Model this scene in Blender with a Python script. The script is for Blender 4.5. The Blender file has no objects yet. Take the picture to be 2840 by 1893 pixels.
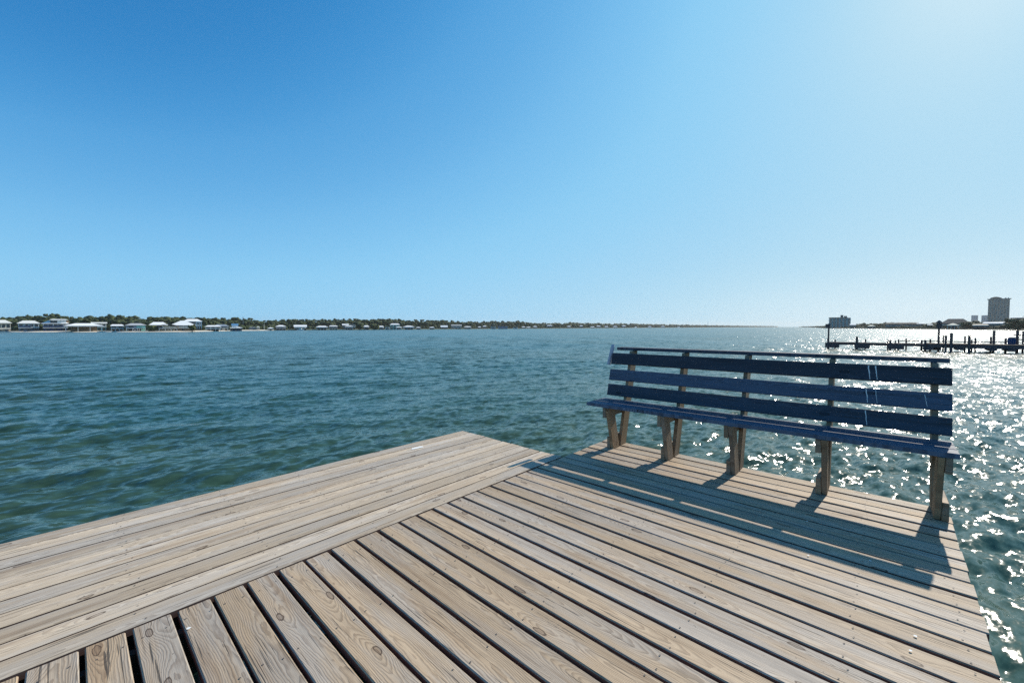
import bpy, math, random
import numpy as np
from mathutils import Vector, Matrix
R = math.radians
random.seed(7)
rng = np.random.default_rng(11)
scn = bpy.context.scene
col = scn.collection

# ------------------------------------------------------------------ camera
YAW = R(42.8); PITCH = R(2.0); ROLL = R(-0.1)
CAMZ = 2.4                       # above the water (z = 0)
DECK = 1.0                       # deck top above the water
cam_d = bpy.data.cameras.new('camera'); cam = bpy.data.objects.new('camera', cam_d); col.objects.link(cam)
cam_d.sensor_fit = 'HORIZONTAL'; cam_d.sensor_width = 36; cam_d.lens = 1128 / 2840 * 36
cam_d.clip_start = 0.05; cam_d.clip_end = 30000
fw = Vector((math.cos(YAW) * math.cos(PITCH), math.sin(YAW) * math.cos(PITCH), -math.sin(PITCH)))
rt = Vector((math.sin(YAW), -math.cos(YAW), 0)); up = rt.cross(fw)
r2 = rt * math.cos(ROLL) + up * math.sin(ROLL); u2 = up * math.cos(ROLL) - rt * math.sin(ROLL)
cam.matrix_world = Matrix(((r2.x, u2.x, -fw.x, 0), (r2.y, u2.y, -fw.y, 0), (r2.z, u2.z, -fw.z, CAMZ), (0, 0, 0, 1)))
scn.camera = cam

# ------------------------------------------------------------------ sky, sun, exposure
SUN_EL = R(34.0); SUN_AZ = R(-6.4)          # azimuth from +X, counter-clockwise
world = bpy.data.worlds.new('World'); scn.world = world; world.use_nodes = True
wn = world.node_tree; wn.nodes.clear()
sky = wn.nodes.new('ShaderNodeTexSky'); sky.sky_type = 'NISHITA'; sky.sun_disc = False
sky.sun_elevation = SUN_EL; sky.sun_rotation = R(90) - SUN_AZ
sky.altitude = 0; sky.air_density = 1.0; sky.dust_density = 0.65; sky.ozone_density = 1.0
bw = wn.nodes.new('ShaderNodeRGBToBW'); hl = wn.nodes.new('ShaderNodeMath'); hl.operation = 'MULTIPLY'; hl.inputs[1].default_value = 0.05
cr = wn.nodes.new('ShaderNodeValToRGB')      # the clear coastal sky's own hue at each brightness of the sky model
SKYRAMP = [(.0, (.001, .02, .10)), (.06, (.006, .11, .37)), (.096, (.036, .255, .61)), (.122, (.09, .365, .73)), (.17, (.18, .505, .85)), (.237, (.27, .62, .91)),
           (.34, (.335, .655, .91)), (.48, (.43, .71, .90)), (.62, (.54, .77, .90)), (.80, (.78, .91, .97)), (1., (.98, 1., 1.))]
cr.color_ramp.interpolation = 'B_SPLINE'
el = cr.color_ramp.elements
el[0].position = SKYRAMP[0][0]; el[0].color = (*SKYRAMP[0][1], 1); el[1].position = 1.; el[1].color = (*SKYRAMP[-1][1], 1)
for p_, c_ in SKYRAMP[1:-1]: e_ = el.new(p_); e_.color = (*c_, 1)
ml = wn.nodes.new('ShaderNodeVectorMath'); ml.operation = 'SCALE'; ml.inputs['Scale'].default_value = 8.6
bg = wn.nodes.new('ShaderNodeBackground'); bg.inputs['Strength'].default_value = 0.10
wo = wn.nodes.new('ShaderNodeOutputWorld')
wn.links.new(sky.outputs[0], bw.inputs[0]); wn.links.new(bw.outputs[0], hl.inputs[0]); wn.links.new(hl.outputs[0], cr.inputs[0])
wn.links.new(cr.outputs[0], ml.inputs[0]); wn.links.new(ml.outputs[0], bg.inputs[0]); wn.links.new(bg.outputs[0], wo.inputs[0])
sun_d = bpy.data.lights.new('sun', 'SUN'); sun_d.energy = 5.0; sun_d.angle = R(0.53); sun_d.color = (1.0, 0.92, 0.80)
sun = bpy.data.objects.new('sun', sun_d); col.objects.link(sun)
sd = Vector((math.cos(SUN_EL) * math.cos(SUN_AZ), math.cos(SUN_EL) * math.sin(SUN_AZ), math.sin(SUN_EL)))
sun.rotation_euler = sd.to_track_quat('Z', 'Y').to_euler(); sun.location = (0, 0, 40)
scn.view_settings.view_transform = 'Standard'; scn.view_settings.look = 'None'
scn.view_settings.exposure = 0.22; scn.view_settings.gamma = 1; scn.view_settings.use_curve_mapping = False
scn.cycles.use_denoising = False
scn.cycles.max_bounces = 6; scn.cycles.volume_bounces = 0

# ------------------------------------------------------------------ helpers
def tag(o, label=None, cat=None, group=None, kind=None):
    if label: o['label'] = label
    if cat: o['category'] = cat
    if group: o['group'] = group
    if kind: o['kind'] = kind
    return o
def empty(name, loc=(0, 0, 0), rz=0.0, rx=0.0):
    o = bpy.data.objects.new(name, None); col.objects.link(o)
    o.location = loc; o.rotation_euler = (rx, 0, rz); o.empty_display_size = 0.2
    return o
def link(name, me, mat, parent=None, loc=(0, 0, 0), rot=(0, 0, 0)):
    o = bpy.data.objects.new(name, me); col.objects.link(o)
    if mat and not me.materials: me.materials.append(mat)
    o.parent = parent; o.location = loc; o.rotation_euler = rot
    return o
class MB:
    def __init__(s): s.v = []; s.f = []
    def quadmesh(s, vs, fs):
        n = len(s.v); s.v += [tuple(p) for p in vs]; s.f += [tuple(i + n for i in f) for f in fs]; return s
    def box(s, x0, x1, y0, y1, z0, z1):
        return s.quadmesh([(x0, y0, z0), (x1, y0, z0), (x1, y1, z0), (x0, y1, z0), (x0, y0, z1), (x1, y0, z1), (x1, y1, z1), (x0, y1, z1)],
            [(0, 3, 2, 1), (4, 5, 6, 7), (0, 1, 5, 4), (1, 2, 6, 5), (2, 3, 7, 6), (3, 0, 4, 7)])
    def bar(s, a, b, w, d):
        a = Vector(a); b = Vector(b); t = (b - a).normalized()
        x = t.cross(Vector((0, 0, 1)) if abs(t.z) < .9 else Vector((0, 1, 0))).normalized(); y = t.cross(x)
        c = [(-1, -1), (1, -1), (1, 1), (-1, 1)]
        vs = [a + x * (i * w / 2) + y * (j * d / 2) for i, j in c] + [b + x * (i * w / 2) + y * (j * d / 2) for i, j in c]
        return s.quadmesh(vs, [(3, 2, 1, 0), (4, 5, 6, 7), (0, 1, 5, 4), (1, 2, 6, 5), (2, 3, 7, 6), (3, 0, 4, 7)])
    def tube(s, pts, radii, n=10, cap=True):
        rings = []
        for k, p in enumerate(pts):
            p = Vector(p); t = (Vector(pts[min(k + 1, len(pts) - 1)]) - Vector(pts[max(k - 1, 0)])).normalized()
            x = t.cross(Vector((0, 0, 1)) if abs(t.z) < .9 else Vector((0, 1, 0))).normalized(); y = t.cross(x)
            rings.append([p + (x * math.cos(2 * math.pi * i / n) + y * math.sin(2 * math.pi * i / n)) * radii[k] for i in range(n)])
        fs = [(k * n + i, k * n + (i + 1) % n, (k + 1) * n + (i + 1) % n, (k + 1) * n + i) for k in range(len(pts) - 1) for i in range(n)]
        if cap: fs += [tuple(range(n - 1, -1, -1)), tuple((len(pts) - 1) * n + i for i in range(n))]
        return s.quadmesh([v for r in rings for v in r], fs)
    def mesh(s, name, smooth=False):
        me = bpy.data.meshes.new(name); me.from_pydata(s.v, [], s.f); me.update()
        if smooth: me.polygons.foreach_set('use_smooth', [True] * len(me.polygons))
        return me
    def build(s, name, mat, parent=None, loc=(0, 0, 0), rot=(0, 0, 0), smooth=False):
        return link(name, s.mesh(name, smooth), mat, parent, loc, rot)

# node shorthand
class NT:
    def __init__(s, name):
        s.m = bpy.data.materials.new(name); s.m.use_nodes = True; s.t = s.m.node_tree; s.t.nodes.clear()
        s.out = s.t.nodes.new('ShaderNodeOutputMaterial')
    def n(s, kind, **kw):
        nd = s.t.nodes.new('ShaderNode' + kind)
        for k, v in kw.items(): setattr(nd, k, v)
        return nd
    def put(s, sock, v):
        if hasattr(v, 'links'): s.t.links.new(v, sock)
        elif v is not None: sock.default_value = v
    def math(s, op, a, b=None, c=None, clamp=False):
        nd = s.n('Math', operation=op, use_clamp=clamp); s.put(nd.inputs[0], a); s.put(nd.inputs[1], b); s.put(nd.inputs[2], c); return nd.outputs[0]
    def vmath(s, op, a, b=None, sc=None):
        nd = s.n('VectorMath', operation=op); s.put(nd.inputs[0], a); s.put(nd.inputs[1], b)
        if sc is not None: s.put(nd.inputs['Scale'], sc)
        return nd.outputs[0]
    def noise(s, vec, scale=1, detail=2, rough=.5, dist=0):
        nd = s.n('TexNoise'); s.put(nd.inputs['Vector'], vec); nd.inputs['Scale'].default_value = scale
        nd.inputs['Detail'].default_value = detail; nd.inputs['Roughness'].default_value = rough; nd.inputs['Distortion'].default_value = dist
        return nd.outputs
    def ramp(s, f, a, b, lo=0., hi=1.):
        nd = s.n('MapRange', interpolation_type='SMOOTHSTEP'); s.put(nd.inputs[0], f)
        for i, v in zip((1, 2, 3, 4), (a, b, lo, hi)): s.put(nd.inputs[i], v)
        return nd.outputs[0]
    def mix(s, f, a, b, mode='MIX'):
        nd = s.n('MixRGB', blend_type=mode); s.put(nd.inputs[0], f)
        for i, v in ((1, a), (2, b)): s.put(nd.inputs[i], v if hasattr(v, 'links') else (*v, 1))
        return nd.outputs[0]
    def xyz(s, v): nd = s.n('SeparateXYZ'); s.put(nd.inputs[0], v); return nd.outputs
    def comb(s, x, y, z=0.):
        nd = s.n('CombineXYZ'); s.put(nd.inputs[0], x); s.put(nd.inputs[1], y); s.put(nd.inputs[2], z); return nd.outputs[0]
    def bsdf(s, color, rough=.6, spec=.4, normal=None, **kw):
        b = s.n('BsdfPrincipled'); s.put(b.inputs['Base Color'], color if hasattr(color, 'links') else (*color, 1))
        s.put(b.inputs['Roughness'], rough); s.put(b.inputs['Specular IOR Level'], spec)
        if normal is not None: s.put(b.inputs['Normal'], normal)
        for k, v in kw.items(): s.put(b.inputs[k], v)
        s.t.links.new(b.outputs[0], s.out.inputs[0]); return b

def wood(name, tan, grey, line, amount=.55, wet=0.):
    t = NT(name)
    tc = t.n('TexCoord').outputs['Object']; rnd = t.n('ObjectInfo').outputs['Random']
    px, py, pz = t.xyz(tc)
    xo = t.math('MULTIPLY_ADD', rnd, 61.7, px)
    ro = t.math('MULTIPLY', rnd, 17.3)
    rnd2 = t.math('FRACT', t.math('MULTIPLY', rnd, 7.77)); rnd3 = t.math('FRACT', t.math('MULTIPLY', rnd, 31.3))
    # knots
    kv = t.comb(t.math('MULTIPLY', xo, 1.9), t.math('MULTIPLY_ADD', py, 5.2, ro), 0.)
    vo = t.n('TexVoronoi', voronoi_dimensions='2D', feature='F1'); t.put(vo.inputs['Vector'], kv); vo.inputs['Scale'].default_value = 1
    kd = vo.outputs['Distance']; kc = t.xyz(vo.outputs['Color'])[0]
    kon = t.math('GREATER_THAN', kc, .55)
    wob = t.noise(t.comb(t.math('MULTIPLY', xo, 14.), t.math('MULTIPLY', py, 40.), ro), 1, 2)[0]
    kd2 = t.math('MULTIPLY_ADD', t.math('SUBTRACT', wob, .5), .10, kd)
    kin = t.math('MULTIPLY', t.ramp(kd2, .065, .035), kon)
    kring = t.math('MULTIPLY', t.ramp(t.math('ABSOLUTE', t.math('SUBTRACT', kd2, .060)), .017, .004), kon)
    kinf = t.math('MULTIPLY', t.math('EXPONENT', t.math('MULTIPLY', t.math('MULTIPLY', kd, kd), -14.)), kon)
    # ring coordinate of a flat-sawn board
    low = t.noise(t.comb(t.math('MULTIPLY', xo, 1.1), ro, 0.), 1, 2)[0]
    low2 = t.noise(t.comb(t.math('MULTIPLY', xo, .9), t.math('ADD', ro, 40.), 0.), 1, 1)[0]
    warp = t.noise(t.comb(t.math('MULTIPLY', xo, 5.), t.math('MULTIPLY', py, 14.), ro), 1, 3, .6)[0]
    yc = t.math('ADD', t.math('MULTIPLY', t.math('SUBTRACT', low, .5), .13), t.math('MULTIPLY', t.math('SUBTRACT', rnd2, .5), .13))
    zc = t.math('MULTIPLY_ADD', low2, .13, -.028)
    dy = t.math('SUBTRACT', py, yc)
    rr = t.math('SQRT', t.math('ADD', t.math('MULTIPLY', dy, dy), t.math('MULTIPLY', zc, zc)))
    rr = t.math('ADD', rr, t.math('MULTIPLY', t.math('SUBTRACT', warp, .5), .020))
    rr = t.math('SUBTRACT', rr, t.math('MULTIPLY', kinf, .030))
    saw = t.math('FRACT', t.math('MULTIPLY', rr, 150.))
    ln = t.math('MULTIPLY', t.ramp(saw, .25, .86), t.ramp(saw, 1., .93))
    fib = t.noise(t.comb(t.math('MULTIPLY', xo, 5.), t.math('MULTIPLY', py, 330.), ro), 1, 3, .65)[0]
    fib2 = t.noise(t.comb(t.math('MULTIPLY', xo, 1.6), t.math('MULTIPLY', py, 90.), t.math('ADD', ro, 9.)), 1, 3, .6)[0]
    patch = t.noise(t.comb(t.math('MULTIPLY', xo, 1.3), t.math('MULTIPLY', py, 9.), ro), 1, 3, .6)[0]
    patch2 = t.noise(t.comb(t.math('MULTIPLY', xo, .8), t.math('MULTIPLY', py, 16.), t.math('ADD', ro, 70.)), 1, 3, .55)[0]
    g = t.math('ADD', t.ramp(patch, .36, .66), t.math('MULTIPLY', t.math('SUBTRACT', rnd3, .5), .75), clamp=True)
    c = t.mix(g, tan, grey)
    c = t.mix(t.math('MULTIPLY', t.ramp(patch2, .53, .72), .62), c, (tan[0] * .62, tan[1] * .54, tan[2] * .46))
    lf = t.math('MULTIPLY', ln, t.math('MULTIPLY_ADD', t.ramp(fib2, .3, .7), .5, .5))
    c = t.mix(t.math('MULTIPLY', lf, amount), c, line)
    c = t.mix(1., c, t.comb(*[t.math('MULTIPLY_ADD', fib, 1.0, .49)] * 3), 'MULTIPLY')
    c = t.mix(t.math('MULTIPLY', kin, .42), c, (line[0] * .75, line[1] * .62, line[2] * .55))
    c = t.mix(t.math('MULTIPLY', kring, .85), c, (line[0] * .45, line[1] * .4, line[2] * .36))
    # splits and specks
    ck = t.noise(t.comb(t.math('MULTIPLY', xo, 2.6), t.math('MULTIPLY', py, 120.), t.math('ADD', ro, 3.)), 1, 1, .5)[0]
    ckf = t.math('MULTIPLY', t.ramp(ck, .665, .71), .8)
    c = t.mix(ckf, c, (.05, .04, .032))
    sp = t.noise(t.comb(t.math('MULTIPLY', xo, 55.), t.math('MULTIPLY', py, 70.), ro), 1, 1, .5)[0]
    c = t.mix(t.math('MULTIPLY', t.ramp(sp, .77, .80), .7), c, (.06, .045, .035))
    bri = t.math('MULTIPLY_ADD', rnd2, .34, .80)
    c = t.mix(1., c, t.comb(bri, bri, bri), 'MULTIPLY')
    hgt = t.math('ADD', t.math('MULTIPLY', lf, .7), t.math('MULTIPLY', fib, .5))
    hgt = t.math('SUBTRACT', hgt, t.math('MULTIPLY', ckf, 2.0))
    bp = t.n('Bump'); bp.inputs['Strength'].default_value = .45; bp.inputs['Distance'].default_value = .0022; t.put(bp.inputs['Height'], hgt)
    t.bsdf(c, .68 - wet, .32, bp.outputs[0])
    return t.m
def plain(name, c, rough=.7, var=.15, scale=3., spec=.3):
    t = NT(name); tc = t.n('TexCoord').outputs['Object']; n = t.noise(tc, scale, 3)[0]
    f = t.math('MULTIPLY_ADD', n, 2 * var, 1 - var)
    t.bsdf(t.mix(1., c, t.comb(f, f, f), 'MULTIPLY'), rough, spec); return t.m

M = {}
M['deck'] = wood('weathered_deck_pine', (.462, .345, .226), (.425, .365, .298), (.125, .074, .044), .52)
M['walk'] = wood('paler_deck_pine', (.570, .455, .325), (.535, .470, .392), (.175, .118, .076), .50)
M['bench'] = wood('bench_pine', (.30, .205, .120), (.25, .20, .15), (.10, .06, .038), .55)
M['slat'] = wood('blue_shade_tinted_pine', (.050, .063, .086), (.062, .080, .112), (.014, .018, .026), .6)  # natural wood; the dark blue of its shade is put into the colour
M['slat2'] = wood('lighter_shade_tinted_pine', (.085, .115, .165), (.095, .135, .20), (.028, .036, .055), .6)  # same painted-in shade blue, lighter, for the seat and middle slat
M['edge'] = plain('gap_shade_board_edge', (.15, .085, .065), .85, .4, 9.)  # plank sides coloured dark to paint in the shade of the gaps
M['under'] = plain('dark_treated_timber', (.10, .065, .045), .85, .4, 6.)
M['pile'] = plain('old_pile_wood', (.125, .085, .085), .85, .4, 4.)
M['dropping'] = plain('dried_bird_dropping', (.75, .75, .72), .8, .1, 60.)
M['pvc'] = plain('grey_plastic', (.42, .43, .50), .45, .06, 8., .4)
M['steel'] = plain('dull_screw_steel', (.10, .085, .075), .5, .3, 300.)

# ------------------------------------------------------------------ positions of far things: bearing of a photo column, then a real distance
RT = Vector((math.sin(YAW), -math.cos(YAW), 0)); FWD = Vector((math.cos(YAW), math.sin(YAW), 0)); RZ = YAW - math.pi / 2
def at(px, depth, z=0.):
    p = FWD * depth + RT * ((px - 1420) / 1128 * depth); return Vector((p.x, p.y, z))
def hz(px, y, depth): return CAMZ - (y - (909.6 - .00176 * px)) * depth / 1128

# ------------------------------------------------------------------ water
def build_water():
    a0 = math.degrees(YAW)
    ang = np.concatenate([np.arange(a0 - 70, a0 + 70, .19), np.arange(a0 + 70, a0 + 290, 2.5)])
    ang = np.radians(ang)
    rad = [.6]
    while rad[-1] < 9000:
        r = rad[-1]; rad.append(r + max(.045, r * (.0044 if r < 160 else .012 if r < 500 else .05)))
    rad = np.array(rad); nr, na = len(rad), len(ang)
    RR, AA = np.meshgrid(rad, ang, indexing='ij')
    X = RR * np.cos(AA); Y = RR * np.sin(AA); Z = np.zeros_like(X); DX = np.zeros_like(X); DY = np.zeros_like(X)
    cell = np.maximum(np.gradient(rad)[:, None] * np.ones_like(X), RR * R(.19))
    main = R(-104)
    lost = np.zeros_like(X); tot = 0
    mod = .5 + .5 * np.sin(X * .21 + Y * .13 + 1.7 * np.sin(Y * .17 - X * .06)) 
    for k in range(72):
        lam = .26 * (2.9 / .26) ** rng.random()
        th = main + rng.normal() * R(24 if lam > 1.2 else 42)
        kk = 2 * math.pi / lam
        slope = .040 * (1.0 if lam < 1.1 else .60) * rng.uniform(.6, 1.3)
        A = slope / kk
        kx, ky = kk * math.cos(th), kk * math.sin(th)
        w = np.clip((lam / cell - 3.0) / 3.0, 0, 1)
        ph = kx * X + ky * Y + rng.random() * 6.283
        if lam < 1.2: w2 = w * (.55 + .8 * mod)
        else: w2 = w
        Z += A * w2 * np.sin(ph)
        DX += -.9 * A * w2 * math.cos(th) * np.cos(ph); DY += -.9 * A * w2 * math.sin(th) * np.cos(ph)
        lost += slope ** 2 * (1 - w) ** 2; tot += slope ** 2
    X = X + DX; Y = Y + DY
    co = np.stack([X, Y, Z], -1).reshape(-1, 3)
    i = np.arange(nr - 1)[:, None]; j = np.arange(na)[None, :]; j2 = (j + 1) % na
    q = np.stack([i * na + j, i * na + na * 0 + j2 + 0 * i, (i + 1) * na + j2, (i + 1) * na + j], -1)
    q[..., 1] = i * na + j2
    q = q[..., [0, 3, 2, 1]].reshape(-1, 4)
    me = bpy.data.meshes.new('water')
    me.vertices.add(len(co)); me.vertices.foreach_set('co', co.ravel().astype(np.float32))
    me.loops.add(q.size); me.loops.foreach_set('vertex_index', q.ravel().astype(np.int32))
    me.polygons.add(len(q)); me.polygons.foreach_set('loop_start', np.arange(0, q.size, 4, dtype=np.int32))
    me.polygons.foreach_set('use_smooth', np.ones(len(q), bool))
    at_ = me.attributes.new('lost', 'FLOAT', 'POINT'); at_.data.foreach_set('value', np.sqrt(lost / tot).ravel().astype(np.float32))
    me.update(calc_edges=True); me.validate()
    t = NT('bay_water')
    geo = t.n('NewGeometry'); pos = geo.outputs['Position']
    mp = t.n('Mapping', vector_type='TEXTURE'); t.put(mp.inputs[0], pos); mp.inputs['Rotation'].default_value = (0, 0, R(-14)); mp.inputs['Scale'].default_value = (2.1, 1, 1)
    P = mp.outputs[0]
    at2 = t.n('Attribute', attribute_name='lost').outputs['Fac']
    def slopes(scale, detail, k, off):
        n = t.noise(t.vmath('ADD', P, (off, off * .7, off * .3)), scale, detail, .55)[1]
        return t.vmath('SCALE', t.vmath('MULTIPLY', t.vmath('SUBTRACT', n, (.5, .5, .5)), (.8, 1., 0.)), None, k)
    s = slopes(11., 3, 1.15, 3.1)
    s = t.vmath('ADD', s, slopes(2.6, 3, .45, 9.7))
    far = t.vmath('ADD', slopes(3.6, 3, 1.1, 21.), slopes(.9, 3, .70, 5.))
    s = t.vmath('ADD', s, t.vmath('SCALE', far, None, at2))
    rot = t.n('VectorRotate', rotation_type='Z_AXIS'); t.put(rot.inputs['Vector'], s); rot.inputs['Angle'].default_value = R(-14)
    nrm = t.vmath('NORMALIZE', t.vmath('ADD', geo.outputs['Normal'], rot.outputs[0]))
    big = t.noise(pos, .05, 3)[0]
    c = t.mix(t.ramp(big, .35, .65), (.034, .064, .036), (.020, .072, .066))
    t.bsdf(c, t.math('MULTIPLY_ADD', at2, .10, .12), .5, nrm, IOR=1.333)
    o = link('water', me, t.m); tag(o, 'rippled blue green bay water', None, None, 'structure'); return o
build_water()

# ------------------------------------------------------------------ dock
def plank_mesh(name, L, w, th, warp=.0035, bev=.005, seg=7, mats=None):
    # long axis = x, top at z = 0; eased edges, faint crook and cup
    prof = [(-w / 2, -th), (-w / 2, -bev), (-w / 2 + bev, 0), (0, -random.uniform(0, .0015)), (w / 2 - bev, 0), (w / 2, -bev), (w / 2, -th)]
    mb = MB(); n = len(prof); vs = []
    a1, a2, p1, p2 = random.uniform(-1, 1) * warp, random.uniform(-1, 1) * warp * .5, random.random() * 6, random.random() * 6
    for k in range(seg + 1):
        x = -L / 2 + L * k / seg
        oy = a1 * math.sin(2.2 * x / max(L, 1) * 3 + p1); oz = a2 * math.sin(2.9 * x / max(L, 1) * 2 + p2)
        vs += [(x, y + oy, z + oz) for y, z in prof]
    fs = [(k * n + i, k * n + (i + 1) % n, (k + 1) * n + (i + 1) % n, (k + 1) * n + i) for k in range(seg) for i in range(n)]
    fs = [f[::-1] for f in fs]
    fs += [tuple(range(n)), tuple(seg * n + n - 1 - i for i in range(n))]
    me = mb.quadmesh(vs, [f[::-1] for f in fs]).mesh(name)
    if mats:
        for m_ in mats: me.materials.append(m_)
        idx = [1 if i % n in (0, 5, 6) else 0 for i in range(seg * n)] + [0, 0]
        me.polygons.foreach_set('material_index', idx)
    return me
XE, YW, YR = 4.507, 2.560, -.361            # far edge, line where the walkway starts, right edge
XT = 3.552                                   # tip of the walkway
screws = {}
def screw_mesh(pts, name):
    mb = MB()
    for x, y, z in pts:
        n = 6; r = .0042
        vs = [(x + r * math.cos(k * math.pi / 3), y + r * math.sin(k * math.pi / 3), z) for k in range(n)] + [(x, y, z - .001)]
        mb.quadmesh(vs, [(k, (k + 1) % n, n) for k in range(n)])
    return mb.mesh(name)
platform = tag(empty('dock_platform', (2.2, 1.1, DECK)), 'weathered plank platform of the dock that carries the long bench', 'dock')
org = Vector((2.2, 1.1, DECK))
near = [4.372, 4.212, 4.062, 3.912, 3.756, 3.596, 3.452, 3.304, 3.142, 2.975, 2.811, 2.647, 2.488, 2.327, 2.164, 2.013, 1.862, 1.716, 1.564, 1.404, 1.24, 1.075, .92, .772, .615, .467, .315, .153, 0., -.166]
while near[-1] > -2.3: near.append(near[-1] - .157 + random.uniform(-.004, .004))
sc = []; joists = (2.44, 1.86, 1.27, .68, .10, -.27); xf_ = XE + .0215
for x in near:
    gap = .0215 + random.uniform(-.005, .004) if x < 2.4 else .0175 + random.uniform(-.003, .003)
    w = xf_ - x - gap if x < 4.3 else XE - x; xf_ = x
    y1 = YW - .006 + random.uniform(-.004, .002); y0 = YR + random.uniform(-.009, .009)
    dz = random.uniform(-.003, .003); L = y1 - y0
    link('plank', plank_mesh('plank', L, w, .038, mats=(M['deck'], M['edge'])), M['deck'], platform, Vector((x + w / 2, (y0 + y1) / 2, DECK + dz)) - org, (random.uniform(-.008, .008), 0, math.pi / 2 + random.uniform(-.001, .001)))
    for yj in joists:
        for s_ in (-1, 1): sc.append((x + w / 2 + s_ * w * .3 + random.uniform(-.010, .010) - org.x, yj + random.uniform(-.018, .018) - org.y, dz + .0022))
tag(link('screw_heads', screw_mesh(sc, 'screw_heads'), M['steel'], platform), kind='stuff')
for yj in joists: MB().box(-2.5, XE - .03, yj - .019, yj + .019, -.235, -.041).build('joist', M['under'], platform, Vector((0, 0, DECK)) - org)
MB().box(XE - .042, XE - .004, YR + .02, YW - .07, -.235, -.0412).build('rim_joist', M['under'], platform, Vector((0, 0, DECK)) - org)
for px_, py_ in ((4.3, 2.2), (4.3, -.05), (2.0, 2.2), (2.0, -.05), (-.3, 2.2), (-.3, -.05)):
    MB().tube([(px_, py_, -2.6), (px_, py_, -.237)], [.13, .12], 14).build('pile', M['pile'], platform, Vector((0, 0, DECK)) - org, smooth=False)
walk = tag(empty('dock_walkway', (1., 3.4, DECK)), 'paler plank walkway running along the left side of the dock', 'dock')
orgw = Vector((1., 3.4, DECK)); sc = []
wp = (4.205 - YW) / 11
for k in range(11):
    w = wp - .0155 + random.uniform(-.0015, .0015); y = YW + wp * (k + .5)
    x1 = XT + random.uniform(-.01, .012) + .003 * (5 - k) * .4; dz = .003 + random.uniform(-.0015, .002)
    cuts = [x1, -5.6 + random.uniform(-.3, .3)]
    for a, b in zip(cuts[1:], cuts[:-1]):
        link('plank', plank_mesh('plank', b - a, w, .038, .0025, .004, 9, (M['walk'], M['edge'])), M['deck'], walk, Vector(((a + b) / 2, y, DECK + dz)) - orgw, (random.uniform(-.008, .008), 0, random.uniform(-.0007, .0007)))
    for xj in np.arange(-5.2, 3.5, .6):
        for s_ in (-1, 1): sc.append((xj + random.uniform(-.03, .03) - orgw.x, y + s_ * w * .3 - orgw.y, dz + .0018))
tag(link('screw_heads', screw_mesh(sc, 'screw_heads'), M['steel'], walk), kind='stuff')
for yj in (YW + .05, 3.0, 3.4, 3.8, 4.15): MB().box(-5.5, XT - .06, yj - .019, yj + .019, -.24, -.038).build('joist', M['under'], walk, Vector((0, 0, DECK)) - orgw)
for px_ in (3.3, .6, -2.2):
    for py_ in (3.15, 3.95): MB().tube([(px_, py_, -2.6), (px_, py_, -.242)], [.13, .12], 14).build('pile', M['pile'], walk, Vector((0, 0, DECK)) - orgw)

# ------------------------------------------------------------------ bench
bench = tag(empty('park_bench', (4.2, 2.31, DECK + .001), R(.95)), 'long slatted wooden bench with blue shade put into its colour and V shaped brown legs at the dock edge', 'bench')
BO = Vector((4.2, 2.31, 0))                  # bench-local coordinates measured from here
def board(name, p, q, w, th, tilt=0., mat=None, parent=None):
    """board from p to q (bench coordinates), width along 'w' axis, built on a local x axis so the grain runs along it"""
    p = Vector(p) - BO; q = Vector(q) - BO; L = (q - p).length; d = (q - p) / L
    me = plank_mesh(name, L, w, th, .002, .004, 6)
    ref = Vector((math.cos(tilt), 0, math.sin(tilt))) if abs(d.y) > .7 else Vector((0, 1, 0))
    return me, p, q, d, ref
BOARD_M = {}
def add_board(name, p, q, w, th, wdir, bench_mat=None):
    """wdir: direction of the board's width; the top face (z=0) lies on the line p-q"""
    p = Vector(p) - BO; q = Vector(q) - BO; d = (q - p).normalized(); wd = Vector(wdir); wd = (wd - d * wd.dot(d)).normalized(); nz = d.cross(wd)
    me = plank_mesh(name, (q - p).length, w, th, .002, .004, 6)
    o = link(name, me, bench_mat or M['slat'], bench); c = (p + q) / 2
    BOARD_M[o.name] = o.matrix_local = Matrix(((d.x, wd.x, nz.x, c.x), (d.y, wd.y, nz.y, c.y), (d.z, wd.z, nz.z, c.z), (0, 0, 0, 1)))
    return o
LEAN = .272; la = math.atan(LEAN)
YL_, YR_ = 2.534, -.378
# seat
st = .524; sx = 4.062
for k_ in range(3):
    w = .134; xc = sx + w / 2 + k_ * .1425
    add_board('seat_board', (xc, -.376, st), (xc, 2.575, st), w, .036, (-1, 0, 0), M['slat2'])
# back slats (front face = board top face, facing the camera side)
slats = []
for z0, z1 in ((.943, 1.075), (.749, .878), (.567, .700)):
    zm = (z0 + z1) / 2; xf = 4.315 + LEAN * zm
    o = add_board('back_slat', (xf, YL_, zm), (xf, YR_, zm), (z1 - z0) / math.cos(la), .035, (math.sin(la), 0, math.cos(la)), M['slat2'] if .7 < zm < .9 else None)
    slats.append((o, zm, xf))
# make sure slat faces point to the front (-x): flip if needed is handled by d x wd orientation
add_board('top_rail', (4.775, YR_ + .005, 1.143), (4.775, YL_ - .01, 1.143), .138, .035, (-1, 0, 0))
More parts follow.
